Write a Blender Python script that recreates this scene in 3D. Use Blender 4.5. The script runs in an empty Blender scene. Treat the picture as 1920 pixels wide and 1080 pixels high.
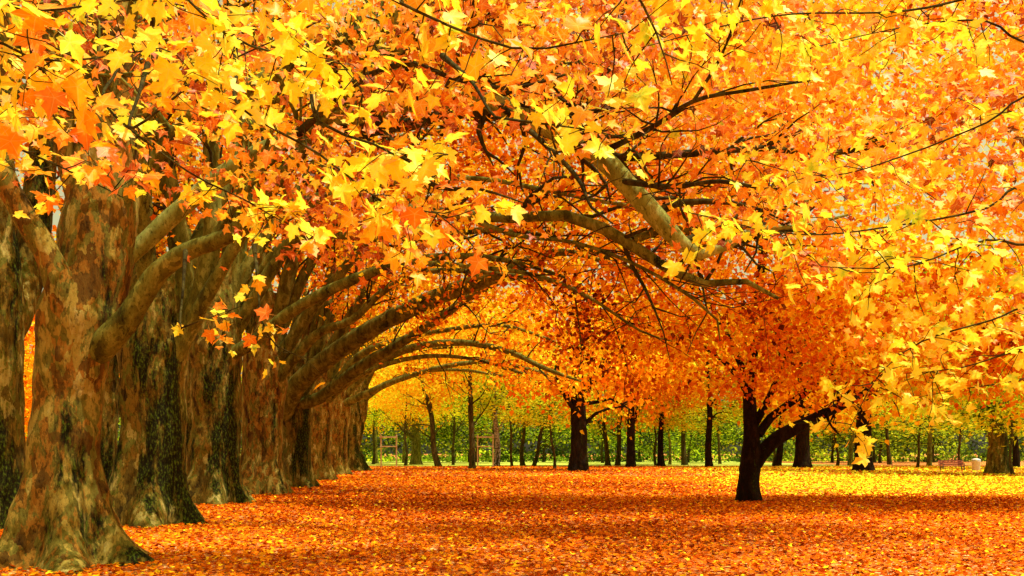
import bpy, math, random
import numpy as np
from mathutils import Vector, noise
random.seed(7); rng=np.random.default_rng(11)
scene=bpy.context.scene
F=1700.0; HZ=850.0; EYE=1.6
def S(px,py,d):
    return Vector(((px-960)/F*d, d, EYE+(HZ-py)/F*d))
def gx(px,d): return (px-960)/F*d
def N(v):
    return v/np.maximum(np.linalg.norm(v,axis=-1,keepdims=True),1e-9)
SUN=Vector((0.36,-0.12,0.88)).normalized()

# ------------------------------------------------------------ materials
def newmat(name):
    m=bpy.data.materials.new(name); m.use_nodes=True
    nt=m.node_tree; nt.nodes.clear()
    out=nt.nodes.new('ShaderNodeOutputMaterial')
    return m,nt,out
def ramp(nt,stops,interp='LINEAR'):
    r=nt.nodes.new('ShaderNodeValToRGB'); cr=r.color_ramp; cr.interpolation=interp
    while len(cr.elements)>1: cr.elements.remove(cr.elements[-1])
    cr.elements[0].position=stops[0][0]; cr.elements[0].color=(*stops[0][1],1)
    for p,c in stops[1:]:
        e=cr.elements.new(p); e.color=(*c,1)
    return r
LEAFSTOPS=[(0,(0.10,0.018,0.003)),(0.15,(0.42,0.06,0.004)),(0.33,(0.82,0.19,0.006)),(0.48,(0.92,0.37,0.008)),
 (0.62,(0.94,0.56,0.012)),(0.76,(0.95,0.82,0.03)),(0.83,(0.88,0.90,0.04)),(0.88,(0.50,0.68,0.02)),(0.94,(0.13,0.21,0.012)),(1.0,(0.03,0.055,0.008))]
def leafmat(name,trans=0.42,detail=True):
    m,nt,out=newmat(name); L=nt.links
    at=nt.nodes.new('ShaderNodeAttribute'); at.attribute_name='leaf'
    sep=nt.nodes.new('ShaderNodeSeparateColor'); L.new(at.outputs['Color'],sep.inputs[0])
    val=sep.outputs[0]
    if detail:
        tc=nt.nodes.new('ShaderNodeTexCoord')
        nz=nt.nodes.new('ShaderNodeTexNoise'); nz.inputs['Scale'].default_value=25; nz.inputs['Detail'].default_value=2
        L.new(tc.outputs['Object'],nz.inputs['Vector'])
        a=nt.nodes.new('ShaderNodeMath'); a.operation='MULTIPLY_ADD'; a.inputs[1].default_value=0.24
        L.new(nz.outputs['Fac'],a.inputs[0])
        b=nt.nodes.new('ShaderNodeMath'); b.operation='ADD'; b.inputs[1].default_value=-0.12
        L.new(sep.outputs[0],b.inputs[0]); L.new(b.outputs[0],a.inputs[2])
        c=nt.nodes.new('ShaderNodeMath'); c.operation='MULTIPLY_ADD'; c.inputs[1].default_value=-0.12
        L.new(sep.outputs[2],c.inputs[0]); L.new(a.outputs[0],c.inputs[2]); val=c.outputs[0]
    r=ramp(nt,LEAFSTOPS); L.new(val,r.inputs[0])
    col=r.outputs[0]
    if detail:
        vr=ramp(nt,[(0,(0,0,0)),(0.86,(0,0,0)),(0.97,(1,1,1))]); L.new(sep.outputs[1],vr.inputs[0])
        mx=nt.nodes.new('ShaderNodeMix'); mx.data_type='RGBA'; mx.blend_type='MIX'
        sc=nt.nodes.new('ShaderNodeMath'); sc.operation='MULTIPLY'; sc.inputs[1].default_value=0.35
        L.new(vr.outputs[0],sc.inputs[0]); L.new(sc.outputs[0],mx.inputs[0]); L.new(col,mx.inputs[6])
        mx.inputs[7].default_value=(0.95,0.8,0.25,1); col=mx.outputs[2]
        p=nt.nodes.new('ShaderNodeBsdfPrincipled'); p.inputs['Roughness'].default_value=0.45
        p.inputs['Specular IOR Level'].default_value=0.3
        L.new(col,p.inputs['Base Color'])
    else:
        p=nt.nodes.new('ShaderNodeBsdfDiffuse'); L.new(col,p.inputs['Color'])
    t=nt.nodes.new('ShaderNodeBsdfTranslucent'); L.new(col,t.inputs['Color'])
    ms=nt.nodes.new('ShaderNodeMixShader'); ms.inputs[0].default_value=trans
    L.new(p.outputs[0],ms.inputs[1]); L.new(t.outputs[0],ms.inputs[2]); L.new(ms.outputs[0],out.inputs[0])
    return m
M_leafnear=leafmat('leaf_detailed',0.40,True)
M_leaf=leafmat('leaf_canopy',0.40,False)
M_litter=leafmat('leaf_fallen',0.05,False)

def barkmat(name,stops,moss=0.5,scale=1.0,bump=0.6,zs=0.45,crack=0.8):
    m,nt,out=newmat(name); L=nt.links
    tc=nt.nodes.new('ShaderNodeTexCoord'); mp=nt.nodes.new('ShaderNodeMapping'); mp.inputs['Scale'].default_value=(scale,scale,scale*zs)
    L.new(tc.outputs['Object'],mp.inputs[0])
    wn=nt.nodes.new('ShaderNodeTexNoise'); wn.inputs['Scale'].default_value=6; wn.inputs['Detail'].default_value=6
    L.new(mp.outputs[0],wn.inputs['Vector'])
    mx=nt.nodes.new('ShaderNodeMix'); mx.data_type='RGBA'; mx.blend_type='LINEAR_LIGHT'; mx.inputs[0].default_value=0.14
    L.new(mp.outputs[0],mx.inputs[6]); L.new(wn.outputs['Color'],mx.inputs[7])
    vo=nt.nodes.new('ShaderNodeTexVoronoi'); vo.inputs['Scale'].default_value=7.5; L.new(mx.outputs[2],vo.inputs['Vector'])
    sp=nt.nodes.new('ShaderNodeSeparateColor'); L.new(vo.outputs['Color'],sp.inputs[0])
    r=ramp(nt,stops,'LINEAR')
    n2=nt.nodes.new('ShaderNodeTexNoise'); n2.inputs['Scale'].default_value=2.2; n2.inputs['Detail'].default_value=9; n2.inputs['Roughness'].default_value=0.62; L.new(mp.outputs[0],n2.inputs['Vector'])
    ma=nt.nodes.new('ShaderNodeMath'); ma.operation='MULTIPLY_ADD'; ma.inputs[1].default_value=0.55
    L.new(sp.outputs[0],ma.inputs[0])
    mb=nt.nodes.new('ShaderNodeMath'); mb.operation='MULTIPLY_ADD'; mb.inputs[1].default_value=2.2; mb.inputs[2].default_value=-0.88
    L.new(n2.outputs['Fac'],mb.inputs[0]); L.new(mb.outputs[0],ma.inputs[2]); L.new(ma.outputs[0],r.inputs[0])
    n3=nt.nodes.new('ShaderNodeTexNoise'); n3.inputs['Scale'].default_value=24; n3.inputs['Detail'].default_value=8; n3.inputs['Roughness'].default_value=0.7
    mp2=nt.nodes.new('ShaderNodeMapping'); mp2.inputs['Scale'].default_value=(scale,scale,scale*0.4); L.new(tc.outputs['Object'],mp2.inputs[0]); L.new(mp2.outputs[0],n3.inputs['Vector'])
    cr=ramp(nt,[(0.34,(0.16,0.12,0.09)),(0.48,(1,1,1))]); L.new(n3.outputs['Fac'],cr.inputs[0])
    mm=nt.nodes.new('ShaderNodeMix'); mm.data_type='RGBA'; mm.blend_type='MULTIPLY'; mm.inputs[0].default_value=crack
    L.new(r.outputs[0],mm.inputs[6]); L.new(cr.outputs[0],mm.inputs[7])
    mp3=nt.nodes.new('ShaderNodeMapping'); mp3.inputs['Scale'].default_value=(scale,scale,scale*0.17); L.new(tc.outputs['Object'],mp3.inputs[0])
    n4=nt.nodes.new('ShaderNodeTexNoise'); n4.inputs['Scale'].default_value=1.3; n4.inputs['Detail'].default_value=12; n4.inputs['Roughness'].default_value=0.7
    L.new(mp3.outputs[0],n4.inputs['Vector'])
    mr=ramp(nt,[(0.62-0.2*moss,(0,0,0)),(0.68-0.2*moss,(1,1,1))]); L.new(n4.outputs['Fac'],mr.inputs[0])
    mo=nt.nodes.new('ShaderNodeMix'); mo.data_type='RGBA'
    L.new(mr.outputs[0],mo.inputs[0]); L.new(mm.outputs[2],mo.inputs[6])
    mcol=ramp(nt,[(0.40,(0.008,0.006,0.002)),(0.52,(0.018,0.018,0.003)),(0.62,(0.08,0.12,0.008))]); L.new(n3.outputs['Fac'],mcol.inputs[0]); L.new(mcol.outputs[0],mo.inputs[7])
    p=nt.nodes.new('ShaderNodeBsdfPrincipled'); p.inputs['Roughness'].default_value=0.9; p.inputs['Specular IOR Level'].default_value=0.06
    L.new(mo.outputs[2],p.inputs['Base Color'])
    bm=nt.nodes.new('ShaderNodeBump'); bm.inputs['Strength'].default_value=bump; bm.inputs['Distance'].default_value=0.05
    ad=nt.nodes.new('ShaderNodeMath'); ad.operation='ADD'; L.new(n3.outputs['Fac'],ad.inputs[0]); L.new(sp.outputs[0],ad.inputs[1])
    L.new(ad.outputs[0],bm.inputs['Height']); L.new(bm.outputs[0],p.inputs['Normal']); L.new(p.outputs[0],out.inputs[0])
    return m
PL=[(0.0,(0.035,0.022,0.004)),(0.22,(0.10,0.065,0.009)),(0.36,(0.12,0.082,0.011)),(0.40,(0.21,0.13,0.018)),(0.54,(0.19,0.125,0.017)),(0.58,(0.11,0.11,0.013)),(0.72,(0.15,0.14,0.02)),(0.76,(0.29,0.22,0.045)),(1,(0.38,0.32,0.09))]
PLO=[(0.0,(0.04,0.02,0.004)),(0.2,(0.11,0.055,0.008)),(0.32,(0.13,0.07,0.010)),(0.35,(0.28,0.125,0.015)),(0.46,(0.26,0.135,0.018)),(0.50,(0.12,0.10,0.014)),(0.64,(0.16,0.135,0.02)),(0.68,(0.30,0.21,0.035)),(0.85,(0.32,0.24,0.045)),(1,(0.44,0.36,0.11))]
M_bark=barkmat('plane_bark',PLO,0.30,bump=0.65)
M_barkmossy=barkmat('plane_bark_mossy',PL,0.62,bump=0.65)
M_limb=barkmat('limb_bark',[(0,(0.05,0.043,0.006)),(0.4,(0.115,0.11,0.015)),(0.7,(0.18,0.175,0.028)),(1,(0.27,0.25,0.05))],0.2,1.3,0.4)
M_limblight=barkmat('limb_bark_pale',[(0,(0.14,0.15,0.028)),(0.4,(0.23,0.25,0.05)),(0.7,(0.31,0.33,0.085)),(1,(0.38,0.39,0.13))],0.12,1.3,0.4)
M_twig=barkmat('dark_twig_bark',[(0,(0.02,0.014,0.004)),(0.5,(0.045,0.035,0.008)),(1,(0.09,0.075,0.018))],0.2,1.5,0.3)
M_darkshade=barkmat('dark_bark_shade',[(0,(0.009,0.005,0.003)),(0.5,(0.018,0.010,0.005)),(1,(0.038,0.022,0.009))],0.2,1.5,0.8)  # dark bark; near-black tone also stands in for shade on the right-hand trunk
M_mid=barkmat('brown_bark',[(0,(0.03,0.022,0.006)),(0.5,(0.07,0.055,0.014)),(1,(0.14,0.11,0.03))],0.35,1.5,0.6)
M_birch=barkmat('birch_bark',[(0,(0.04,0.03,0.025)),(0.35,(0.1,0.08,0.06)),(0.5,(0.30,0.28,0.2)),(1,(0.5,0.46,0.36))],0.4,1.2,0.3,1.5)
def plain(name,c,rough=0.6,var=0.25,scale=8,metal=0):
    m,nt,out=newmat(name); L=nt.links
    tc=nt.nodes.new('ShaderNodeTexCoord'); nz=nt.nodes.new('ShaderNodeTexNoise'); nz.inputs['Scale'].default_value=scale; nz.inputs['Detail'].default_value=6
    L.new(tc.outputs['Object'],nz.inputs['Vector'])
    r=ramp(nt,[(0.3,tuple(x*(1-var) for x in c)),(0.7,tuple(min(1,x*(1+var)) for x in c))]); L.new(nz.outputs['Fac'],r.inputs[0])
    p=nt.nodes.new('ShaderNodeBsdfPrincipled'); p.inputs['Roughness'].default_value=rough; p.inputs['Metallic'].default_value=metal
    L.new(r.outputs[0],p.inputs['Base Color']); L.new(p.outputs[0],out.inputs[0]); return m

# ------------------------------------------------------------ leaves
def mk_template(half,center,tipy,fold,petiole=False):
    right=half; left=[(-x,y) for x,y in reversed(half[1:])]
    out=right+[(0,tipy)]+left
    V=[center]+out; n=len(out)
    T=[(0,1+i,1+(i+1)%n) for i in range(n)]
    V3=[]
    for i,(x,y) in enumerate(V):
        rr=math.hypot(x-center[0],y-center[1])
        V3.append((x,y,fold*abs(x)-0.28*rr*rr))
    rad=[math.hypot(x-center[0],y-center[1]) for x,y in out]
    ridge=[1.0]+[1.0 if (rad[i]>rad[i-1] and rad[i]>rad[(i+1)%n] and rad[i]>0.45) else 0.0 for i in range(n)]
    radial=[0.0]+[min(1,r) for r in rad]
    if petiole:
        k=len(V3)
        V3+= [(-0.018,0.03,0),(0.018,0.03,0),(0.05,-0.55,-0.12)]; ridge+=[1,1,1]; radial+=[0,0,0]; T.append((k,k+1,k+2))
    return np.array(V3),np.array(T),np.array(ridge),np.array(radial)
T_near=mk_template([(0,0.04),(0.17,-0.06),(0.40,-0.06),(0.38,0.12),(0.52,0.20),(0.68,0.44),(0.46,0.47),(0.25,0.49),(0.33,0.70),(0.15,0.80)],(0,0.25),1.05,0.25,True)
T_mid=mk_template([(0,0.0),(0.40,-0.05),(0.38,0.15),(0.66,0.44),(0.27,0.5)],(0,0.25),1.04,0.25)
T_far=(np.array([(0,-0.05,0),(0.5,0.3,0.12),(0,1,-0.1),(-0.5,0.3,0.12)]),np.array([(0,1,2),(0,2,3)]),np.zeros(4),np.zeros(4))

def mesh_from(name,V,T,attr=None,mat=None,smooth=False):
    me=bpy.data.meshes.new(name)
    V=np.asarray(V,dtype=np.float32); T=np.asarray(T,dtype=np.int32)
    me.vertices.add(len(V)); me.vertices.foreach_set('co',V.ravel())
    me.loops.add(T.size); me.loops.foreach_set('vertex_index',T.ravel())
    me.polygons.add(len(T)); me.polygons.foreach_set('loop_start',np.arange(0,T.size,T.shape[1],dtype=np.int32))
    me.update(calc_edges=True)
    if attr is not None:
        a=me.color_attributes.new('leaf','FLOAT_COLOR','POINT'); a.data.foreach_set('color',attr.astype(np.float32).ravel())
    if mat: me.materials.append(mat)
    if smooth: me.polygons.foreach_set('use_smooth',np.ones(len(T),dtype=bool))
    return me
def leaves(pos,size,var,tmpl,bias=0.8,rand=1.15,tipdown=0.7,normal=None,cap=0.81,green=0.03):
    n=len(pos); V,T,rid,rad=tmpl
    if normal is None:
        base=np.array([SUN.x*0.8,SUN.y-0.45,SUN.z*0.8])
        Nn=N(base*bias+rng.normal(size=(n,3))*rand*0.6)
    else: Nn=normal
    if cap<0.99:
        g=rng.random(n)<green; var=np.minimum(var,cap); var=np.where(g&(var>0.5),0.872,var)
    tip=rng.normal(size=(n,3))*0.7; tip[:,2]-=tipdown
    Tn=N(tip-(tip*Nn).sum(1,keepdims=True)*Nn); B=np.cross(Tn,Nn)
    curl=rng.uniform(-0.6,2.1,size=(n,1,1))
    asp=rng.uniform(0.7,1.1,size=(n,1,1))
    s=np.asarray(size).reshape(n,1,1)
    W=pos[:,None,:]+s*(V[None,:,0:1]*asp*B[:,None,:]+V[None,:,1:2]*Tn[:,None,:]+V[None,:,2:3]*curl*Nn[:,None,:])
    k=len(V)
    TT=(T[None]+ (np.arange(n)*k)[:,None,None]).reshape(-1,3)
    A=np.ones((n,k,4)); A[:,:,0]=np.clip(var,0,1)[:,None]; A[:,:,1]=rid[None]; A[:,:,2]=rad[None]
    return W.reshape(-1,3),TT,A.reshape(-1,4)
class LeafSet:
    def __init__(s): s.V=[];s.T=[];s.A=[];s.n=0
    def add(s,r):
        s.V.append(r[0]); s.T.append(r[1]+s.n); s.A.append(r[2]); s.n+=len(r[0])
    def mesh(s,name,mat,origin):
        return mesh_from(name,np.concatenate(s.V)-np.array(origin)[None],np.concatenate(s.T),np.concatenate(s.A),mat)
def clumps(centers,per,rad,size,var,vspread,tmpl,**kw):
    c=np.asarray(centers,dtype=float); m=len(c)
    var=np.broadcast_to(np.asarray(var,dtype=float),(m,))
    idx=np.repeat(np.arange(m),per)
    off=rng.normal(size=(len(idx),3))*np.array([rad,rad,rad*0.6])
    pos=c[idx]+off
    v=var[idx]+rng.normal(size=len(idx))*vspread
    sz=size*rng.uniform(0.6,1.2,size=len(idx))
    return leaves(pos,sz,v,tmpl,**kw)
def ell(c,r,n,shell=0.0):
    d=N(rng.normal(size=(n,3))); u=rng.uniform(shell**3,1,size=(n,1))**(1/3)
    return np.array(c)[None]+d*u*np.array(r)[None]
def nz3(cc,s): return np.array([noise.noise(Vector(a)*s) for a in cc])

# ------------------------------------------------------------ tubes
def smooth_path(P,R,step):
    P=[Vector(p) for p in P]; n=len(P); outP=[];outR=[]
    for i in range(n-1):
        p0=P[max(i-1,0)];p1=P[i];p2=P[i+1];p3=P[min(i+2,n-1)]
        k=max(1,int((p2-p1).length/step))
        for j in range(k):
            t=j/k
            q=0.5*((2*p1)+(p2-p0)*t+(2*p0-5*p1+4*p2-p3)*t*t+(-p0+3*p1-3*p2+p3)*t**3)
            outP.append(q); outR.append(R[i]*(1-t)+R[i+1]*t)
    outP.append(P[-1]); outR.append(R[-1]); return outP,outR
class Tubes:
    def __init__(s): s.V=[];s.F=[];s.M=[]
    def add(s,P,R,seg=8,mat=0,step=0.4,namp=0.0,nsc=1.5,flare=None,lobes=5,ph=0.0,smooth=True):
        if smooth: P,R=smooth_path(P,R,step)
        n=len(P); base=len(s.V)
        t=(P[1]-P[0]).normalized(); a=Vector((1,0,0)) if abs(t.x)<0.8 else Vector((0,1,0))
        u=(a-t*a.dot(t)).normalized()
        z0=P[0].z
        for i in range(n):
            tt=(P[min(i+1,n-1)]-P[max(i-1,0)]).normalized()
            u=(u-tt*u.dot(tt)); u=u.normalized() if u.length>1e-6 else tt.orthogonal().normalized()
            w=tt.cross(u)
            for j in range(seg):
                th=2*math.pi*j/seg; dr=u*math.cos(th)+w*math.sin(th); r=R[i]
                if flare:
                    h=max(P[i].z-z0,0)
                    e=math.exp(-h/flare[1]); r*=1+flare[0]*e*(0.6+0.4*math.cos(lobes*th+ph+0.5*math.sin(2*th)))
                    r*=1+0.05*math.cos(lobes*th+ph)*math.exp(-h/3.0)
                if namp:
                    q=(P[i]+dr*R[i])*nsc
                    r+=R[i]*namp*(noise.noise(q)+0.45*noise.noise(q*2.7)+0.2*noise.noise(q*6))
                s.V.append(tuple(P[i]+dr*r))
        for i in range(n-1):
            for j in range(seg):
                j2=(j+1)%seg
                s.F.append((base+i*seg+j,base+i*seg+j2,base+(i+1)*seg+j2,base+(i+1)*seg+j)); s.M.append(mat)
        return P,R
    def mesh(s,name,mats,origin):
        me=mesh_from(name,np.array(s.V)-np.array(origin)[None],np.array(s.F),smooth=True)
        for m in mats: me.materials.append(m)
        me.polygons.foreach_set('material_index',np.array(s.M,dtype=np.int32)); me.update(); return me
def rv(s=1.0): return Vector((random.gauss(0,s),random.gauss(0,s),random.gauss(0,s)))
def sprout(tb,P,R,n,length,anchors,t0=0.3,mat=1,up=0.35,sub=2,rmax=0.07):
    m=len(P)
    for _ in range(n):
        i=int((t0+(1-t0)*random.random())*(m-2)); p=P[i]; t=(P[i+1]-P[i]).normalized()
        d=(t*0.9+rv(0.5)+Vector((0,0,up))).normalized(); L=length*random.uniform(0.5,1.2)
        r0=min(R[i]*0.5,rmax); pts=[p.copy()]; q=p.copy(); k=5
        for j in range(k):
            d=(d+rv(0.24)+Vector((0.02,0,-0.02))).normalized(); q=q+d*(L/k); pts.append(q.copy())
        rr=[r0*(1-0.17*j) for j in range(k+1)]
        tb.add(pts,rr,5,mat,L/8)
        anchors+= [pts[3],pts[4],pts[5]]
        for _s in range(sub):
            j=random.randint(1,4); dd=(d+rv(0.6)+Vector((0,0,0.1))).normalized(); q=pts[j].copy(); ps=[q.copy()]
            for jj in range(3):
                dd=(dd+rv(0.3)).normalized(); q=q+dd*(L*0.16); ps.append(q.copy())
            tb.add(ps,[r0*0.4,r0*0.3,r0*0.22,r0*0.12],4,mat,L*0.16,smooth=False); anchors+=[ps[2],ps[3]]

# ------------------------------------------------------------ objects
def link(o): scene.collection.objects.link(o); return o
def empty(name,loc,label,cat,group=None):
    e=link(bpy.data.objects.new(name,None)); e.location=loc; e.empty_display_size=0.5
    e['label']=label; e['category']=cat
    if group: e['group']=group
    return e
def part(name,me,parent,label=None):
    o=link(bpy.data.objects.new(name,me)); o.parent=parent
    if label: o['label']=label
    return o
GROUP='row of old plane trees'
def limb(tb,pts,seg=12,mat=1,namp=0.11,step=0.35,k=0.86):
    P=[S(a,b,c) for a,b,c,w in pts]; R=[k*w/2/F*c for a,b,c,w in pts]
    return tb.add(P,R,seg,mat,step,namp,2.0)
def finish(name,loc,label,tb,ls,mats,leafm,group=GROUP,cat='tree'):
    e=empty(name,loc,label,cat,group)
    part('trunk',tb.mesh('trunk',mats,loc),e)
    if ls is not None and ls.n: part('crown',ls.mesh('crown',leafm,loc),e)
    return e
def arr(an): return np.array([tuple(a) for a in an])

# ---- tree 1 : nearest trunk
def P3(x,y,z): return Vector((x,y,z))
d=13.2; o1=(gx(128,d),d,0)
tb=Tubes(); an=[]
tb.add([S(124,1062,d)-Vector((0,0,0.1)),S(120,960,d),S(121,860,d),S(127,750,d),S(138,660,d),S(148,590,d),S(160,520,d)],[0.70,0.58,0.50,0.47,0.51,0.57,0.48],72,0,0.07,0.10,1.5,(1.2,0.5),6,0.6)
P,R=tb.add([S(146,660,d),S(168,560,d+.1),S(184,450,d+.1),S(195,320,d+.2),S(212,150,d+.2),S(222,0,d+.3),S(230,-200,d+.4)],[0.42,0.52,0.55,0.46,0.34,0.27,0.22],36,0,0.1,0.10,1.6)
sprout(tb,P,R,14,3,an,0.4)
P,R=limb(tb,[(130,700,d,50),(114,620,d-.3,72),(114,545,d-.42,66),(88,475,d-.5,56),(45,405,d-.6,50),(8,330,d-.7,46),(-12,230,d-.8,44),(10,80,d-.9,40),(30,-100,d-1,34)],24,0,step=0.15)
sprout(tb,P,R,10,2.5,an,0.5)
P,R=limb(tb,[(150,700,d,40),(185,655,d-.15,66),(232,606,d-.28,60),(266,555,d-.35,50),(300,507,d-.4,46),(355,470,d-.5,41),(430,440,d-.6,36),(490,385,d-.7,33),(530,325,d-.8,31),(570,280,d-.8,29),(640,190,d-.9,27),(740,90,d-1,24),(860,0,d-1,18)],24,1,k=0.82,step=0.15)
sprout(tb,P,R,14,2.4,an,0.35)
P,R=limb(tb,[(195,420,d,30),(290,300,d-.1,30),(360,215,d-.3,32),(440,180,d-.4,34),(600,95,d-.5,34),(700,55,d-.6,32),(800,10,d-.7,28)],18,1)
sprout(tb,P,R,12,2.2,an,0.3)
P,R=limb(tb,[(160,420,d,40),(120,300,d-.2,34),(130,150,d-.3,30),(90,0,d-.3,26)],14,0)
sprout(tb,P,R,8,2.2,an,0.3)
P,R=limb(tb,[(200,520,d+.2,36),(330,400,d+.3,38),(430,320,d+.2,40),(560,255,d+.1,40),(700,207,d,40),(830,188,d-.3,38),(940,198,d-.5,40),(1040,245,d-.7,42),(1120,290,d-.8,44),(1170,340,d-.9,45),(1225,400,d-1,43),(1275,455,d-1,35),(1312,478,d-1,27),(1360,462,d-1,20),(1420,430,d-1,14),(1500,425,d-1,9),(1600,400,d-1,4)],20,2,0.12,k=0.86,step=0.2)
an2=[]; sprout(tb,P,R,22,1.7,an2,0.3,mat=3)
P,R=limb(tb,[(640,235,d+.5,36),(760,235,d+.4,30),(880,208,d+.4,28),(980,235,d+.4,22),(1080,270,d+.4,20),(1160,295,d+.4,18),(1300,287,d+.4,17),(1430,278,d+.4,15),(1560,288,d+.4,12),(1700,262,d+.4,8)],8,3)
sprout(tb,P,R,26,1.8,an,0.3,rmax=0.04,mat=3)
P,R=limb(tb,[(600,95,d-.5,30),(680,120,d-.3,26),(760,70,d-.3,20),(860,60,d-.3,14),(960,110,d-.3,10),(1100,120,d-.3,6)],8,1)
sprout(tb,P,R,16,1.8,an,0.3,rmax=0.04,mat=3)
P,R=limb(tb,[(1080,270,d+.4,14),(1100,180,d+.3,12),(1150,120,d+.3,10),(1160,40,d+.3,8),(1200,-40,d+.3,6)],8,3)
sprout(tb,P,R,10,1.5,an,0.2,rmax=0.03,mat=3)
dn=8.7
for pts in [[(560,250,11,16),(660,160,10,13),(760,120,9.4,11),(860,150,9,9),(960,165,dn,7),(1060,140,dn,4)],
            [(830,190,12,14),(860,110,10,11),(880,40,9,9),(900,-40,dn,7)],
            [(1120,290,12.3,14),(1220,240,11,10),(1300,190,9.6,9),(1400,170,9,7),(1520,150,dn,4)],
            [(1170,340,12.2,12),(1260,350,11,10),(1350,340,10,8),(1450,355,9.4,6),(1540,340,9,3)],
            [(1300,190,9.6,8),(1350,110,9.2,6),(1380,30,dn,4),(1400,-40,dn,3)],
            [(940,200,12.5,14),(1010,260,11.5,10),(1080,330,10.5,8),(1110,390,10,5),(1150,420,10,3)],
            [(700,207,13,14),(760,300,11,11),(820,350,10.5,9),(900,355,10,6),(980,380,10,3)]]:
    P,R=limb(tb,pts,7,3,0.2,0.15,k=1.0); sprout(tb,P,R,9,1.1,an,0.25,rmax=0.018,mat=3)
an=arr(an+an2[::3])
ls=LeafSet()
an=an[an[:,2]>1.6+ (HZ-520)/F*an[:,1]]
keep=(an[:,0]>gx(460,13))|(rng.random(len(an))<0.6)
m0=np.array(tuple(S(1150,320,11.5))); keep&=(np.linalg.norm((an-m0)*np.array([1,0.5,1]),axis=1)>1.3)|(rng.random(len(an))<0.3)
an=an[keep]
ls.add(clumps(an,5,0.22,0.13,0.48+nz3(an,0.5)*0.45+rng.normal(size=len(an))*0.09,0.12,T_mid))
for c,r,n,v in [(S(250,60,10),(2.7,1.8,0.8),24,0.46),(S(-60,60,10),(1.8,1.8,1.4),16,0.46),(S(640,350,11.5),(1.5,1.5,0.7),36,0.42),(S(760,40,12),(3.0,2,1.1),70,0.50),(S(1150,0,12.5),(3.2,2.2,1.0),85,0.52),(S(600,420,11),(1.0,1,0.4),14,0.40),(S(250,290,11),(2.2,1,0.4),10,0.42)]:
    cc=ell(c,r,n); ls.add(clumps(cc,17,0.3,0.125,v+nz3(cc,0.7)*0.48+rng.normal(size=n)*0.09,0.11,T_mid))
finish('plane_tree',o1,'huge old plane tree with mottled bark and flared roots',tb,ls,[M_bark,M_limb,M_limblight,M_twig],M_leafnear)

# ---- trunk standing behind it
d=19; o=(gx(-8,d),d,0); tb=Tubes(); an=[]
tb.add([P3(o[0],d,-0.1),S(-8,850,d),S(-10,700,d),S(-15,560,d),S(-22,400,d),S(-20,200,d),S(-30,0,d)],[0.62,0.56,0.55,0.6,0.55,0.4,0.3],32,0,0.2,0.1,1.6,(0.7,0.5),5,1)
P,R=tb.add([S(0,640,d),S(50,520,d+.8),S(70,380,d+1.2),S(90,200,d+1.4),S(100,0,d+1.5)],[0.4,0.36,0.33,0.28,0.2],16,0,0.3,0.1,1.6)
ls=LeafSet(); cc=ell(P3(o[0],d,11),(3.5,3,3.8),70); ls.add(clumps(cc,18,0.5,0.2,0.4+rng.normal(size=70)*.1,0.1,T_mid))
finish('plane_tree',o,'mossy dark plane tree trunk standing close behind a thicker one',tb,ls,[M_barkmossy,M_limb],M_leaf)

# ---- row trees
def zlow(u):
    xs=[-6,0,4,9,14,18,24]; zs=[8,8.4,9.2,9.6,8.2,6.4,4.6]
    return np.interp(u,xs,zs)
def arch_centers(x0,d0,n,umax,ztop,dy=4.5,umin=-6):
    u=rng.uniform(umin,umax,n); y=d0+rng.uniform(-dy,dy,n); zl=zlow(u)+rng.uniform(0,0.8,n)
    z=zl+(ztop-zl)*rng.uniform(0,1,n)**1.3
    return np.stack([x0+u,y,z],1)
row=[
 (280,20.5,126,640,17,300,1,'mossy dark-streaked plane tree trunk with buttressed roots in leaf litter'),
 (400,29,92,640,20,420,1,'moss covered plane tree with low limb arching over the lawn'),
 (488,35.5,78,700,21,400,0,'brown plane tree with pale patches beneath golden leaves'),
 (551,42.5,60,730,22,330,1,'dark plane tree with several thick limbs sweeping outward'),
 (597,54,44,740,20,190,0,'slimmer plane tree with brown bark and rising limbs'),
 (632,68,36,745,18,150,0,'pale barked plane tree with arching limbs'),
 (666,82,32,750,18,140,1,'last plane tree of the row with dark leaning trunk'),
 (352,37,52,660,8,60,1,'added plane tree darkening the gap behind the front row of trunks'),  # this tree and the next are added to darken bright gaps between trunks
 (196,33,40,620,8,60,1,'added plane tree darkening the gap behind the front row of trunks')]
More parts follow.
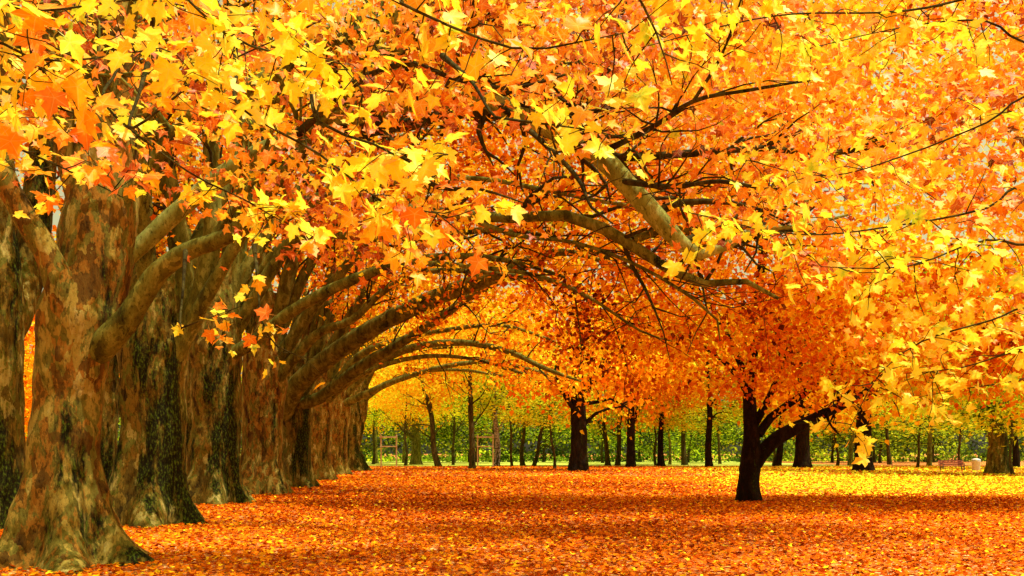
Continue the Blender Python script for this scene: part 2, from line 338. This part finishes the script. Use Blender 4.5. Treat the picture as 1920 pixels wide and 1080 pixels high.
extra={
1:[[(330,660,20.5,62),(345,560,20.5,54),(330,420,20.5,48),(300,250,20.5,40),(290,60,20.5,34),(280,-80,20.5,30)],
   [(320,680,20.3,50),(375,560,20.2,48),(400,430,20,42),(395,300,20,38),(410,150,20,34),(440,-40,20,28)],
   [(350,620,20.2,40),(430,480,19.8,34),(500,360,19.5,32),(560,290,19.2,30),(640,200,19,26),(760,110,18.8,22),(900,60,18.6,16)],
   [(270,660,20.5,56),(262,560,20.5,44),(258,420,20.5,38),(240,300,20.5,32)],
   [(420,440,19.9,32),(600,370,19.4,26),(760,392,18.8,26),(870,402,18.5,26),(960,409,18.3,27),(1060,404,18.1,28),(1130,428,18,30),(1200,470,17.9,28),(1260,508,17.8,26),(1320,532,17.7,21),(1400,528,17.6,14),(1460,560,17.5,9)],
   [(1190,450,17.9,22),(1250,425,17.8,20),(1350,445,17.7,18),(1440,400,17.6,13),(1540,370,17.6,7)],
   [(870,402,18.5,16),(960,440,18.3,12),(1080,455,18.2,10),(1200,500,18,9),(1300,560,17.9,8),(1345,600,17.9,6),(1350,640,17.9,3)],
   [(600,370,19.4,20),(760,340,18.6,16),(900,335,18.2,13),(1040,360,18,11),(1180,385,17.8,9),(1320,380,17.6,7),(1480,340,17.6,4)]],
2:[[(415,672,28.8,40),(470,645,28.5,34),(540,588,28,30),(610,548,27.6,29),(680,517,27.2,27),(760,490,26.8,22),(860,480,26.5,17),(960,490,26,13),(1060,520,26,8)],
   [(410,680,29,50),(440,560,29,46),(450,430,29,40),(470,280,29,32),(490,100,29,24)],
   [(430,640,29,40),(500,520,28.6,34),(560,430,28.3,30),(620,350,28,24),(720,270,27.6,20),(860,240,27,15)],
   [(440,600,28.9,30),(520,470,28.6,26),(600,440,28.3,22),(760,450,27.5,18),(900,432,27,16),(1010,440,26.5,13),(1110,470,26,10),(1230,525,25.5,7)],
   [(760,490,26.8,16),(880,500,26,13),(1000,515,25.6,11),(1100,555,25.4,9),(1200,620,25.2,6),(1260,640,25,3)]],
3:[[(500,730,35.5,44),(520,620,35.3,38),(540,520,35,34),(570,420,35,28),(600,300,35,22)],
   [(510,700,35.4,38),(570,600,35,32),(625,530,34.6,28),(690,450,34.2,23),(760,380,34,18),(860,320,33.5,12)],
   [(505,730,35.3,36),(590,630,34.8,24),(660,600,34.3,20),(720,545,34,18),(800,510,33.5,15),(900,510,33,12),(1000,520,32.6,9)]],
4:[[(530,775,42,54),(560,720,41,48),(620,668,39.5,44),(700,615,38,42),(800,565,36.5,40),(900,528,35,38),(990,493,34,32),(1040,474,33.5,20),(1100,480,33,12),(1200,520,32.5,8)],
   [(560,750,42.3,36),(600,640,42,30),(620,540,42,26),(650,440,42,20)],
   [(560,745,42,34),(640,620,41.5,27),(690,540,41,23),(730,470,41,18),(800,400,41,13)],
   [(545,760,42,36),(600,745,41.6,32),(680,685,40,30),(760,638,39,26),(830,592,38.4,22),(900,545,37.8,18),(980,520,37.5,12),(1080,540,37,8)]],
5:[[(600,760,54,30),(640,725,53,26),(690,692,52,24),(760,655,51,20),(860,642,50,18),(950,658,49,16),(1020,690,48,12),(1090,715,48,6)],
   [(600,755,54,28),(640,660,54,22),(670,580,54,17),(690,500,54,12)],
   [(605,750,54,26),(670,670,53,20),(740,640,52,16),(830,620,51,13),(940,610,50,10),(1040,640,50,6)],
   [(600,760,54,22),(680,700,52,16),(780,670,51,12),(880,672,50,9),(980,700,49,6)]],
6:[[(640,760,68,24),(690,737,66,18),(740,715,65,15),(830,688,63,13),(920,678,62,12),(990,692,61,9),(1040,705,60,5)],
   [(635,750,68,22),(665,650,68,16),(690,560,68,12)],[(640,750,68,20),(690,700,67,15),(760,660,66,11),(860,650,65,7)]],
7:[[(672,770,82,18),(690,745,81,14),(740,712,80,12),(800,696,79,10),(870,694,78,8),(940,705,77,5)],
   [(668,760,82,18),(690,680,82,14),(710,600,82,9)],[(672,760,82,15),(720,720,81,11),(790,700,80,8)]],
8:[[(355,680,37,44),(372,560,37,36),(385,430,37,28)]],
9:[[(198,640,33,34),(215,500,33,30),(240,380,33,24)]]}
for k,(px,d,w,py,umax,n,mossy,lab) in enumerate(row,1):
    x0=gx(px,d); o=(x0,d,0); tb=Tubes(); an=[]; r=w/2/F*d
    seg=56 if k<3 else 30
    lean=-0.5 if k==7 else 0.15
    tb.add([P3(x0-lean*0.3,d,-0.1),P3(x0,d,1.0),P3(x0+lean*.6,d,2.2),S(px+6,py+20,d),S(px+12,py-70,d),S(px+20,py-150,d)],[r*1.02,r*0.95,r*0.92,r*1.05,r*0.9,r*0.5],seg,0,0.1 if k<3 else 0.25,0.12,1.3,(1.0,0.6),5+k%3,k)
    for L in extra[k]:
        P,R=limb(tb,L,14 if k<4 else 9,1,0.12,0.4,k=0.8 if L[0][3]>43 else 0.72)
        sprout(tb,P,R,12 if k<5 else 7,2.8,an,0.4,rmax=0.05,mat=2)
    for a in range(4):
        q=S(px+12,py-10,d); pts=[q.copy()]; dr=Vector((random.uniform(-.5,.5),random.uniform(-.5,.5),1)).normalized()
        for j in range(6):
            dr=(dr+rv(0.09)+Vector((0.03,0,0.05))).normalized(); q=q+dr*2.0; pts.append(q.copy())
        P,R=tb.add(pts,[r*0.34*(1-0.12*j) for j in range(7)],8,1,0.6,0.1,1.5)
        sprout(tb,P,R,6,3,an,0.4,mat=2)
    an=arr(an); u=an[:,0]-x0
    an=an[an[:,2]>zlow(u)-3.0]
    ls=LeafSet(); tm=T_mid if k<=1 else T_far
    sz=[0,.15,.18,.20,.23,.26,.29,.33,.2,.2][k]
    vb=[0,.45,.44,.43,.44,.48,.54,.60,.4,.4][k]
    ls.add(clumps(an,6,0.35,sz,vb+rng.normal(size=len(an))*0.12,0.12,tm))
    cc=arch_centers(x0,d,n,umax,max(13.5,EYE+0.5*d+1.5) if k<4 else 21)
    if k<=2: cc=cc[(cc[:,2]>8.0 if k==1 else cc[:,2]>8.8)|(cc[:,0]>3)]
    vv=vb+0.45*nz3(cc,0.28)+rng.normal(size=len(cc))*0.09+np.clip(cc[:,0],0,14)*0.009
    ls.add(clumps(cc,29 if k<4 else 34,0.55 if k<4 else 0.8,sz,vv,0.12,tm))
    finish('plane_tree',o,lab,tb,ls,[M_barkmossy if mossy else M_bark,M_limb,M_twig],M_leaf)

# ---- neighbours whose leafy boughs overhang the view
def bough_tree(o,label,boughs,vols,h,group,far=[],smax=0.165,green=0.03):
    tb=Tubes(); ls=LeafSet()
    tb.add([P3(o[0],o[1],-0.1),P3(o[0],o[1],1.5),P3(o[0],o[1],3),P3(o[0],o[1],h)],[0.6,0.52,0.5,0.3],32,0,0.15,0.12,1.5,(0.8,0.5),5,0)
    for pts,nl,v,sp in boughs:
        W=[S(*p) for p in pts]
        root=P3(o[0],o[1],min(max(W[0].z*0.8,2.6),h-0.3)); mid=(root+W[0])*0.5+Vector((0,0,0.3))
        if sp<1: root=W[0]+Vector((-0.5,1.5,1.1)); mid=W[0]+Vector((-0.2,.6,0.5))
        tb.add([root,mid]+W,[0.03 if sp<1 else 0.05,0.014]+[0.010-0.007*i/max(1,len(W)-1) for i in range(len(W))],6,2,0.15,0.1,3)
        SP,_=smooth_path(W,[1]*len(W),0.05)
        tw=[]
        for _ in range(max(4,nl//5)):
            q=random.choice(SP).copy(); dd=(rv(1)+Vector((0,0,-0.2))).normalized(); ps=[q.copy()]
            for j in range(4):
                dd=(dd+rv(0.3)+Vector((0,0,-0.1))).normalized(); q=q+dd*random.uniform(0.06,0.14); ps.append(q.copy())
            tb.add(ps,[0.005,0.004,0.003,0.003,0.002],4,2,smooth=False); tw+=ps[1:]
        idx=rng.integers(0,len(tw),nl); pos=arr([tw[i] for i in idx])+rng.normal(size=(nl,3))*np.array([0.05,0.05,0.04])
        var=v+nz3(pos,1.3)*0.42+rng.normal(size=nl)*0.12
        ls.add(leaves(pos,rng.uniform(0.06,smax,nl),var,T_near,bias=1.0,rand=1.3,green=green))
    for c,r,n,v in vols:
        cc=ell(c,r,n); ls.add(clumps(cc,15,0.24,0.115,v+nz3(cc,0.9)*0.48+rng.normal(size=n)*0.09,0.11,T_mid,green=green))
    for c,r,n,v in far:
        cc=ell(c,r,n); ls.add(clumps(cc,23,0.42,0.16,v+nz3(cc,0.4)*0.48+rng.normal(size=n)*0.08,0.11,T_far))
    finish('plane_tree',o,label,tb,ls,[M_bark,M_limb,M_twig],M_leafnear,group)
BL=[([(-80,60,5),(60,110,5),(170,110,5),(300,90,5.2)],115,0.84,1),
 ([(-60,250,6),(60,290,6),(150,330,6),(230,370,6)],55,0.56,1),
 ([(-60,150,5.5),(100,200,5.5),(200,230,5.5)],50,0.82,1),
 ([(300,-60,5.5),(420,60,5.5),(520,100,5.5),(640,120,5.5),(690,200,5.5)],105,0.84,0),
 ([(200,200,7),(350,320,7),(450,370,7),(520,410,7),(600,450,7)],115,0.72,0),
 ([(450,200,6),(600,290,6),(720,380,6),(820,400,6),(880,450,6)],120,0.66,0),
 ([(600,230,5.5),(700,270,5.5),(760,300,5.5),(840,290,5.5)],36,0.84,0),
 ([(640,-60,5),(780,20,5),(960,90,5),(1080,80,5),(1180,60,5)],75,0.84,0),
 ([(930,220,6.5),(1000,230,6.5),(1080,240,6.5),(1190,262,6.5)],30,0.84,0),
 ([(340,615,9),(380,600,9),(450,575,9)],26,0.6,0),
 ([(490,600,9),(520,650,9),(560,668,9),(600,672,9)],16,0.55,0),
 ([(-60,0,6),(80,20,6),(250,0,6),(400,20,6)],55,0.70,1),
 ([(250,240,6.5),(400,130,6.5),(600,40,6.5)],40,0.54,0)]
bough_tree((-5.4,5.2,0),'leafy plane tree with yellow boughs hanging over the lawn',BL,
 [(S(150,60,8.2),(1.8,1.2,0.6),14,0.48),(S(600,60,8.5),(1.8,1.2,0.6),22,0.48)],9,GROUP,green=0.06)
BR=[([(1150,-80,5),(1230,60,5),(1260,160,5)],32,0.84,0),
 ([(2000,160,7.5),(1850,230,7.5),(1700,290,7.5),(1550,330,7.5),(1400,300,7.5)],130,0.74,1),
 ([(2000,330,6.4),(1850,390,6.4),(1700,420,6.4),(1500,440,6.4),(1300,400,6.4)],130,0.82,1),
 ([(2000,460,6.2),(1850,450,6.2),(1700,500,6.2),(1540,500,6.2)],95,0.84,1),
 ([(2000,90,7),(1850,40,7),(1700,50,7),(1520,90,7)],95,0.76,1),
 ([(2000,560,7.6),(1860,600,7.6),(1730,640,7.6),(1650,700,7.6),(1590,810,7.6)],110,0.86,1),
 ([(2000,640,7.6),(1900,660,7.6),(1800,690,7.6),(1700,700,7.6)],60,0.88,1),
 ([(2000,690,9.5),(1900,715,9.5),(1800,730,9.5),(1720,745,9.5)],50,0.86,1),
 ([(2000,-30,6.5),(1700,20,6.5),(1450,30,6.5),(1200,90,6.5)],80,0.78,1)]
bough_tree((8.9,5.6,0),'leafy plane tree with golden boughs drooping low over the lawn',BR,
 [(S(1650,100,10),(3.2,1.6,1.3),85,0.48),(S(1720,420,9.5),(1.7,1.5,0.8),54,0.54),(S(1790,610,9.5),(1.0,1.2,0.4),26,0.70),(S(1350,100,11),(2.2,1.4,1.0),50,0.47),(S(1820,250,9),(1.6,1.2,0.8),40,0.57)],8,'plane trees overhanging the lawn',
 [(S(1550,90,17),(7,3,2.2),360,0.44)],smax=0.135,green=0.10)

# ---- the tree on the open side, crown shade put into its trunk colour
d=30; o=(gx(1403,d),d,0); tb=Tubes(); an=[]
tb.add([P3(o[0],d,-0.1),S(1404,900,d),S(1408,860,d),S(1408,800,d),S(1405,740,d),S(1412,640,d),S(1430,480,d),S(1440,250,d)],[0.36,0.31,0.34,0.24,0.20,0.18,0.15,0.1],28,0,0.15,0.12,2.2,(0.45,0.35),5,0.4)
for L in [[(1415,868,d,36),(1445,832,d,32),(1490,803,d+.2,29),(1540,778,d+.6,23),(1590,755,d+1.2,16),(1650,715,d+1.8,10),(1700,670,d+2,5)],
          [(1422,815,d,22),(1445,783,d+.1,19),(1480,757,d+.2,16),(1530,720,d+.3,12),(1600,640,d+.3,9)],
          [(1415,795,d,20),(1440,750,d+.1,15),(1460,700,d+.3,12),(1500,600,d+.4,8)],
          [(1405,740,d,18),(1370,690,d,12),(1320,650,d,9),(1240,620,d,7),(1150,600,d,5)],
          [(1405,720,d,16),(1350,600,d,12),(1300,540,d,9),(1200,470,d,6)]]:
    P,R=limb(tb,L,10,0,0.15,0.3); sprout(tb,P,R,13,2.2,an,0.45,mat=0)
ls=LeafSet(); an=arr(an); an=an[an[:,2]>3.3]
ls.add(clumps(an,7,0.35,0.18,0.45+0.012*(an[:,0]-8),0.12,T_far))
def cvar(cc,b,k=0.016):
    return np.clip(b+k*(cc[:,0]-6),0.36,0.74)+nz3(cc,0.3)*0.45+rng.normal(size=len(cc))*0.09
cc=ell((o[0]+5,d-3,10.6),(15,5.5,7.0),1250,0.4)
cc=cc[(cc[:,2]>3.9+rng.uniform(-0.6,0.8,len(cc)))&(cc[:,2]<17.5)]
ls.add(clumps(cc,27,0.55,0.21,cvar(cc,0.44),0.12,T_far))
cc=ell((o[0]+1.5,d-2.6,5.1),(8.5,3,2.1),420); cc=cc[cc[:,2]>3.25+rng.uniform(-0.3,0.45,len(cc))]
ls.add(clumps(cc,24,0.38,0.17,cvar(cc,0.44),0.12,T_far))
cc=ell((o[0]+8.5,d-2.5,4.2),(5,2.5,1.6),170); cc=cc[cc[:,2]>2.7]
ls.add(clumps(cc,22,0.4,0.17,cvar(cc,0.68),0.08,T_far,green=0.2))
finish('park_tree',o,'short tree with shade-coloured trunk forking low under a broad orange crown',tb,ls,[M_darkshade],M_leaf,None)

# ---- mid-distance and background trees
def crown_mesh(nm,v,vs,n,r,size,per=24,cap=0.84):
    ls=LeafSet(); cc=ell((0,0,0),r,n,0.35); ls.add(clumps(cc,per,0.85,size,v+rng.normal(size=n)*vs+nz3(cc,0.35)*vs*3,0.06,T_far,cap=cap)); return ls.mesh(nm,M_leaf,(0,0,0))
CR={'orange':crown_mesh('crown_orange',0.47,0.09,200,(6,6,5.5),0.37),
    'gold':crown_mesh('crown_gold',0.60,0.09,200,(6,6,5.5),0.37),
    'lime':crown_mesh('crown_lime',0.85,0.04,200,(6,6,5.5),0.37,cap=1),
    'olive':crown_mesh('crown_olive',0.93,0.02,180,(6,6,5.5),0.37,cap=1)}
LB={'orange':'orange leaves','gold':'golden leaves','lime':'yellow-green leaves','olive':'dull green leaves'}
def bg_tree(px,base,w,crown,cz,cs,mat,label,name='woodland_tree',lean=0,group='trees at the edge of the park',height=None,dd=None):
    d=dd or EYE*F/(base-HZ); x=gx(px,d); o=(x,d,0); r=max(w/2/F*d,0.1); h=height or cz+3*cs[1]
    tb=Tubes(); an=[]; b=random.uniform(-.2,.2)
    P,R=tb.add([P3(x,d,-0.1),P3(x+lean*0.2+b,d,h*0.15),P3(x+lean*0.5-b,d,h*0.4),P3(x+lean,d,h*0.7),P3(x+lean*1.2,d,h)],[r*1.05,r*0.92,r*0.8,r*0.55,r*0.2],12,0,0.5,0.12,1,(0.5,0.6),5,px)
    sprout(tb,P,R,12,5.0*cs[0],an,0.2,mat=0,sub=3,rmax=r*0.3)
    e=empty(name,o,label,'tree',group)
    part('trunk',tb.mesh('trunk',[mat],o),e)
    c=part('crown',CR[crown],e); c.location=(lean,0,cz); c.scale=(cs[0],cs[0],cs[1]); c.rotation_euler=(0,0,random.uniform(0,6.28))
    return e
bg_tree(1085,883,34,'orange',12.5,(1.35,1.45),M_darkshade,'large orange tree with a thick dark trunk on the lawn','park_tree')
bg_tree(1183,876,17,'orange',12,(1.2,1.4),M_darkshade,'orange tree with short dark trunk at the lawn edge','park_tree')
bg_tree(1620,883,32,'gold',13,(1.5,1.6),M_darkshade,'broad golden tree with a thick dark trunk','park_tree')
bg_tree(1505,877,28,'orange',13,(1.6,1.6),M_darkshade,'broad orange tree with thick dark trunk','park_tree')
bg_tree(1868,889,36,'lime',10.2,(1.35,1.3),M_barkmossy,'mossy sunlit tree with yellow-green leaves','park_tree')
bg_tree(885,880,12,'gold',13,(0.9,1.0),M_mid,'slender dark tree with thin golden crown',lean=-0.2)
bg_tree(822,875,11,'gold',12,(0.9,1.0),M_mid,'slender leaning tree with golden crown',lean=-2.0)
bg_tree(930,875,11,'lime',14,(1.0,1.2),M_birch,'white barked birch with black marks','birch_tree')
bg_tree(780,871,20,'gold',11,(1.1,1.1),M_limb,'pale trunked tree near wooden stakes')
bg_tree(1000,874,7,'lime',8.6,(1.0,0.55),M_mid,'thin bent young tree with yellow-green leaves',lean=2.0)
bg_tree(980,873,8,'gold',9,(0.9,0.7),M_mid,'thin young tree with golden leaves')
for px,dd,cr,cz,cs in [(1040,92,'lime',6.6,(0.8,0.45)),(960,110,'lime',8.6,(1.0,0.6)),(1230,118,'gold',7.2,(1.0,0.5)),(930,140,'olive',9,(1.2,0.6)),(850,125,'lime',10,(1.1,0.7)),(1330,112,'lime',7.0,(1.0,0.55)),(1720,100,'lime',6.6,(1.0,0.5)),(1570,110,'gold',6.8,(0.9,0.5)),(700,135,'lime',9,(1.0,0.6)),(760,118,'gold',9,(0.9,0.6)),(1800,120,'lime',8.5,(1.3,0.7)),(1450,125,'lime',7.5,(1.0,0.6)),(1900,66,'lime',6.5,(0.8,0.6)),(40,60,'orange',8,(1.1,1.0)),(-40,75,'gold',8,(1.4,1.1)),(190,110,'olive',7,(1.2,0.9)),(1950,90,'lime',8,(1.1,0.9)),(1130,150,'olive',7,(1.5,0.7)),(880,160,'olive',7,(1.3,0.8)),(1290,160,'olive',6,(1.4,0.7)),(1400,150,'olive',7,(1.4,0.7)),(1560,155,'olive',7,(1.5,0.8)),(1650,150,'olive',6,(1.5,0.7)),(1020,165,'olive',8,(1.4,0.9)),(780,160,'olive',7,(1.4,0.8)),(1200,170,'olive',7,(1.5,0.9)),(1750,160,'olive',7,(1.5,0.8))]:
    bg_tree(px,0,5,cr,cz,cs,M_mid,'small spreading tree with '+LB[cr],lean=random.uniform(-0.6,0.6),dd=dd)
rs=[(1140,873,9),(1158,873,9),(1240,874,12),(1256,871,5),(1284,872,10),(1330,876,13),(1350,870,5),(1457,874,12),(1595,873,9),(1668,871,7),(1742,874,9),(1905,876,12),(852,868,5),(895,867,7),(757,868,5),(705,869,8),(1640,867,5),(120,869,9)]
for i,(px,b,w) in enumerate(rs):
    cr=random.choice(['orange','gold','gold','lime'] if px<1450 else ['gold','lime','lime'])
    bg_tree(px,b,w,cr,random.uniform(11,17),(random.uniform(0.8,1.3),random.uniform(0.9,1.4)),M_darkshade if w>11 else random.choice([M_mid,M_mid,M_limb]),
       'slim woodland tree with '+LB[cr],lean=random.uniform(-1.5,1.5))

# ---- woodland masses
def stuff(name,ls,mat,label,cat='woodland',kind='stuff'):
    o=link(bpy.data.objects.new(name,ls.mesh(name,mat,(0,0,0)))); o['kind']=kind; o['label']=label; o['category']=cat; return o
n=2900; cc=np.stack([rng.uniform(-165,165,n),rng.uniform(198,245,n),36*rng.random(n)**1.1],1)
hu=nz3(cc,0.06)
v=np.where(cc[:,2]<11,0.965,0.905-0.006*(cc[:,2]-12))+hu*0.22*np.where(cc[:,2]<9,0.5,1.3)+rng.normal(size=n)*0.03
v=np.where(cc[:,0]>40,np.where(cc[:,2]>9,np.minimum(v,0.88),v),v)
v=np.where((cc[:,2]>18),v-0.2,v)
ls=LeafSet(); ls.add(clumps(cc,34,1.7,0.9,np.clip(v,0.3,1.0),0.03,T_far,cap=1))
stuff('distant_wood',ls,M_leaf,'dense green and golden woodland closing off the park')
n=1000; x=rng.uniform(-130,130,n); y=rng.uniform(165,197,n)
hh=np.array([0.4+10*max(0,noise.noise(Vector((a*0.07,b*0.07,3)))+0.08) for a,b in zip(x,y)])
cc=np.stack([x,y,hh*rng.random(n)],1)
ls=LeafSet(); ls.add(clumps(cc,24,0.9,0.55,0.953+nz3(cc,0.08)*0.13+rng.normal(size=n)*0.025,0.02,T_far,cap=1))
stuff('undergrowth',ls,M_leaf,'low uneven green undergrowth along the woodland edge','bushes')

# ---- ground
def ground_material():
    m,nt,out=newmat('leaf_litter_ground'); L=nt.links
    tc=nt.nodes.new('ShaderNodeTexCoord')
    nz=nt.nodes.new('ShaderNodeTexNoise'); nz.inputs['Scale'].default_value=9; nz.inputs['Detail'].default_value=3; L.new(tc.outputs['Object'],nz.inputs['Vector'])
    mx=nt.nodes.new('ShaderNodeMix'); mx.data_type='RGBA'; mx.blend_type='LINEAR_LIGHT'; mx.inputs[0].default_value=0.08
    L.new(tc.outputs['Object'],mx.inputs[6]); L.new(nz.outputs['Color'],mx.inputs[7])
    vo=nt.nodes.new('ShaderNodeTexVoronoi'); vo.inputs['Scale'].default_value=14; L.new(mx.outputs[2],vo.inputs['Vector'])
    sp=nt.nodes.new('ShaderNodeSeparateColor'); L.new(vo.outputs['Color'],sp.inputs[0])
    r=ramp(nt,[(0,(0.11,0.028,0.007)),(0.25,(0.38,0.08,0.012)),(0.5,(0.64,0.15,0.02)),(0.75,(0.76,0.25,0.04)),(0.93,(0.83,0.40,0.09)),(1,(0.88,0.65,0.3))])
    big=nt.nodes.new('ShaderNodeTexNoise'); big.inputs['Scale'].default_value=0.25; big.inputs['Detail'].default_value=4; L.new(tc.outputs['Object'],big.inputs['Vector'])
    a=nt.nodes.new('ShaderNodeMath'); a.operation='MULTIPLY_ADD'; a.inputs[1].default_value=0.6; a.inputs[2].default_value=-0.3; L.new(big.outputs['Fac'],a.inputs[0])
    b=nt.nodes.new('ShaderNodeMath'); b.operation='ADD'; L.new(a.outputs[0],b.inputs[0]); L.new(sp.outputs[0],b.inputs[1]); L.new(b.outputs[0],r.inputs[0])
    p=nt.nodes.new('ShaderNodeBsdfPrincipled'); p.inputs['Roughness'].default_value=0.8; p.inputs['Specular IOR Level'].default_value=0.15
    L.new(r.outputs[0],p.inputs['Base Color'])
    bm=nt.nodes.new('ShaderNodeBump'); bm.inputs['Strength'].default_value=0.5; bm.inputs['Distance'].default_value=0.05; L.new(sp.outputs[1],bm.inputs['Height']); L.new(bm.outputs[0],p.inputs['Normal'])
    L.new(p.outputs[0],out.inputs[0]); return m
def sheet(name,x0,x1,y0,y1,z,mat,label):
    me=bpy.data.meshes.new(name); me.from_pydata([(x0,y0,z),(x1,y0,z),(x1,y1,z),(x0,y1,z)],[],[(0,1,2,3)]); me.materials.append(mat)
    o=link(bpy.data.objects.new(name,me)); o['kind']='structure'; o['label']=label; o['category']=name; return o
sheet('ground',-1500,1500,-500,2500,0,ground_material(),'park ground carpeted with orange and red fallen leaves')
sheet('grass',-160,45,110,200,0.004,plain('grass_green',(0.48,0.55,0.06),0.8,0.35,0.6),'bright green grass strip at the woodland edge')
def litter(d0,d1,dens,size,tm):
    area=0.62*(d1*d1-d0*d0)+4*(d1-d0); n=int(area*dens)
    y=np.sqrt(rng.uniform(d0*d0,d1*d1,n)); x=(rng.uniform(-1,1,n))*(0.62*y+2)
    pos=np.stack([x,y,rng.uniform(0.012,0.05,n)],1)
    nn=rng.normal(size=(n,3))*0.36; nn[:,2]=1; nn=N(nn)
    var=0.275+rng.normal(size=n)*0.10+0.05*np.sin(x*0.3+y*0.2)
    k=rng.random(n)<0.07; var[k]=rng.uniform(0.45,0.76,k.sum())
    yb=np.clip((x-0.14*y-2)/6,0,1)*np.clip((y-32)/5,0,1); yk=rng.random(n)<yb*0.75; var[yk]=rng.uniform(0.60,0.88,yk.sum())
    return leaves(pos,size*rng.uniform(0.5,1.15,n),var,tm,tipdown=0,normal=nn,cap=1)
ls=LeafSet()
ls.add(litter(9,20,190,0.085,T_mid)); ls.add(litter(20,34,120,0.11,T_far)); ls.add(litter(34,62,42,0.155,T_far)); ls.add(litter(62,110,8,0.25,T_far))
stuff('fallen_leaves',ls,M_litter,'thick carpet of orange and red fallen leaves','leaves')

# ---- small furniture
def box(V,Fc,c,s):
    b=len(V)
    for dx in(-1,1):
        for dy in(-1,1):
            for dz in(-1,1): V.append((c[0]+dx*s[0]/2,c[1]+dy*s[1]/2,c[2]+dz*s[2]/2))
    for f in [(0,1,3,2),(4,6,7,5),(0,4,5,1),(2,3,7,6),(0,2,6,4),(1,5,7,3)]: Fc.append(tuple(b+i for i in f))
def boxes(nm,items,mat,parent,bev=0.01):
    V=[];Fc=[]
    for c,s in items: box(V,Fc,c,s)
    me=bpy.data.meshes.new(nm); me.from_pydata(V,[],Fc); me.materials.append(mat); o=part(nm,me,parent)
    m=o.modifiers.new('bevel','BEVEL'); m.width=bev; m.segments=2; return o
M_red=plain('red_brown_wood',(0.28,0.06,0.03),0.6); M_metal=plain('dark_iron',(0.05,0.05,0.05),0.5); M_white=plain('pale_grey_paint',(0.62,0.62,0.58),0.5,0.1); M_post=plain('weathered_wood',(0.42,0.30,0.14),0.8)
d=82; bx=gx(1786,d)
e=empty('park_bench',(bx,d,0),'red-brown slatted park bench facing the lawn','bench')
boxes('seat',[((0,-0.2+0.12*i,0.46),(2.3,0.1,0.05)) for i in range(4)],M_red,e)
boxes('backrest',[((0,0.3+0.03*i,0.62+0.15*i),(2.3,0.05,0.12)) for i in range(3)],M_red,e)
for sx in(-0.95,0.95): boxes('leg',[((sx,-0.2,0.22),(0.08,0.08,0.44)),((sx,0.24,0.22),(0.08,0.08,0.44)),((sx,0.0,0.41),(0.08,0.6,0.05)),((sx,0.34,0.72),(0.06,0.04,0.6)),((sx,-0.02,0.68),(0.06,0.5,0.05)),((sx,-0.22,0.56),(0.06,0.06,0.22))],M_metal,e)
def lathe(nm,prof,mat,parent,seg=20):
    V=[];Fc=[]
    for r,z in prof:
        for j in range(seg): V.append((r*math.cos(6.2832*j/seg),r*math.sin(6.2832*j/seg),z))
    for i in range(len(prof)-1):
        for j in range(seg): Fc.append((i*seg+j,i*seg+(j+1)%seg,(i+1)*seg+(j+1)%seg,(i+1)*seg+j))
    me=bpy.data.meshes.new(nm); me.from_pydata(V,[],Fc); me.materials.append(mat); me.polygons.foreach_set('use_smooth',[True]*len(Fc)); return part(nm,me,parent)
e=empty('litter_bin',(gx(1830,d),d,0),'pale grey rounded litter bin beside the bench','bin')
lathe('body',[(0.0,0.05),(0.30,0.05),(0.34,0.15),(0.38,0.85),(0.40,0.87),(0.40,0.91),(0.37,0.92)],M_white,e)
lathe('lid',[(0.40,0.95),(0.41,0.99),(0.34,1.08),(0.15,1.14),(0.0,1.15)],M_white,e)
boxes('leg',[((0,0,0.45),(0.06,0.06,0.9)),((0.36,0,0.93),(0.04,0.04,0.14)),((-0.36,0,0.93),(0.04,0.04,0.14))],M_metal,e)
for px in(729,910):
    d=106; e=empty('tree_stake_frame',(gx(px,d),d,0),'wooden stake frame guarding a young tree','tree support','tree stake frames')
    for sx in(-0.9,0.9): boxes('post',[((sx,0,1.9),(0.16,0.16,3.8))],M_post,e)
    boxes('crossbar',[((0,-0.14,3.5),(2.1,0.1,0.18)),((0,-0.14,2.4),(2.0,0.1,0.14))],M_post,e)

# ---- light, world, camera
sd=bpy.data.lights.new('sun','SUN'); sd.energy=5.0; sd.angle=math.radians(0.5); sd.color=(1,0.95,0.80)
so=link(bpy.data.objects.new('sun',sd)); so.rotation_euler=SUN.to_track_quat('Z','Y').to_euler()
w=bpy.data.worlds.new('World'); scene.world=w; w.use_nodes=True; nt=w.node_tree; bg=nt.nodes['Background']
sk=nt.nodes.new('ShaderNodeTexSky'); sk.sky_type='NISHITA'; sk.sun_disc=False; sk.sun_elevation=math.asin(SUN.z); sk.sun_rotation=math.atan2(SUN.x,SUN.y); sk.dust_density=5; sk.air_density=1.0
hs=nt.nodes.new('ShaderNodeHueSaturation'); hs.inputs['Saturation'].default_value=0.12; hs.inputs['Value'].default_value=1.35
mt=nt.nodes.new('ShaderNodeMix'); mt.data_type='RGBA'; mt.blend_type='MULTIPLY'; mt.inputs[0].default_value=1; mt.inputs[7].default_value=(1.0,0.95,0.50,1)
nt.links.new(sk.outputs[0],hs.inputs['Color']); nt.links.new(hs.outputs[0],mt.inputs[6]); nt.links.new(mt.outputs[2],bg.inputs[0]); bg.inputs[1].default_value=0.15
cd=bpy.data.cameras.new('camera'); cd.sensor_width=36; cd.lens=F/1920*36; cd.shift_y=(HZ-540)/1920; cd.clip_end=4000
co=link(bpy.data.objects.new('camera',cd)); co.location=(0,0,EYE); co.rotation_euler=(math.radians(90),0,0); scene.camera=co
scene.view_settings.view_transform='Standard'; scene.view_settings.look='None'; scene.view_settings.exposure=0
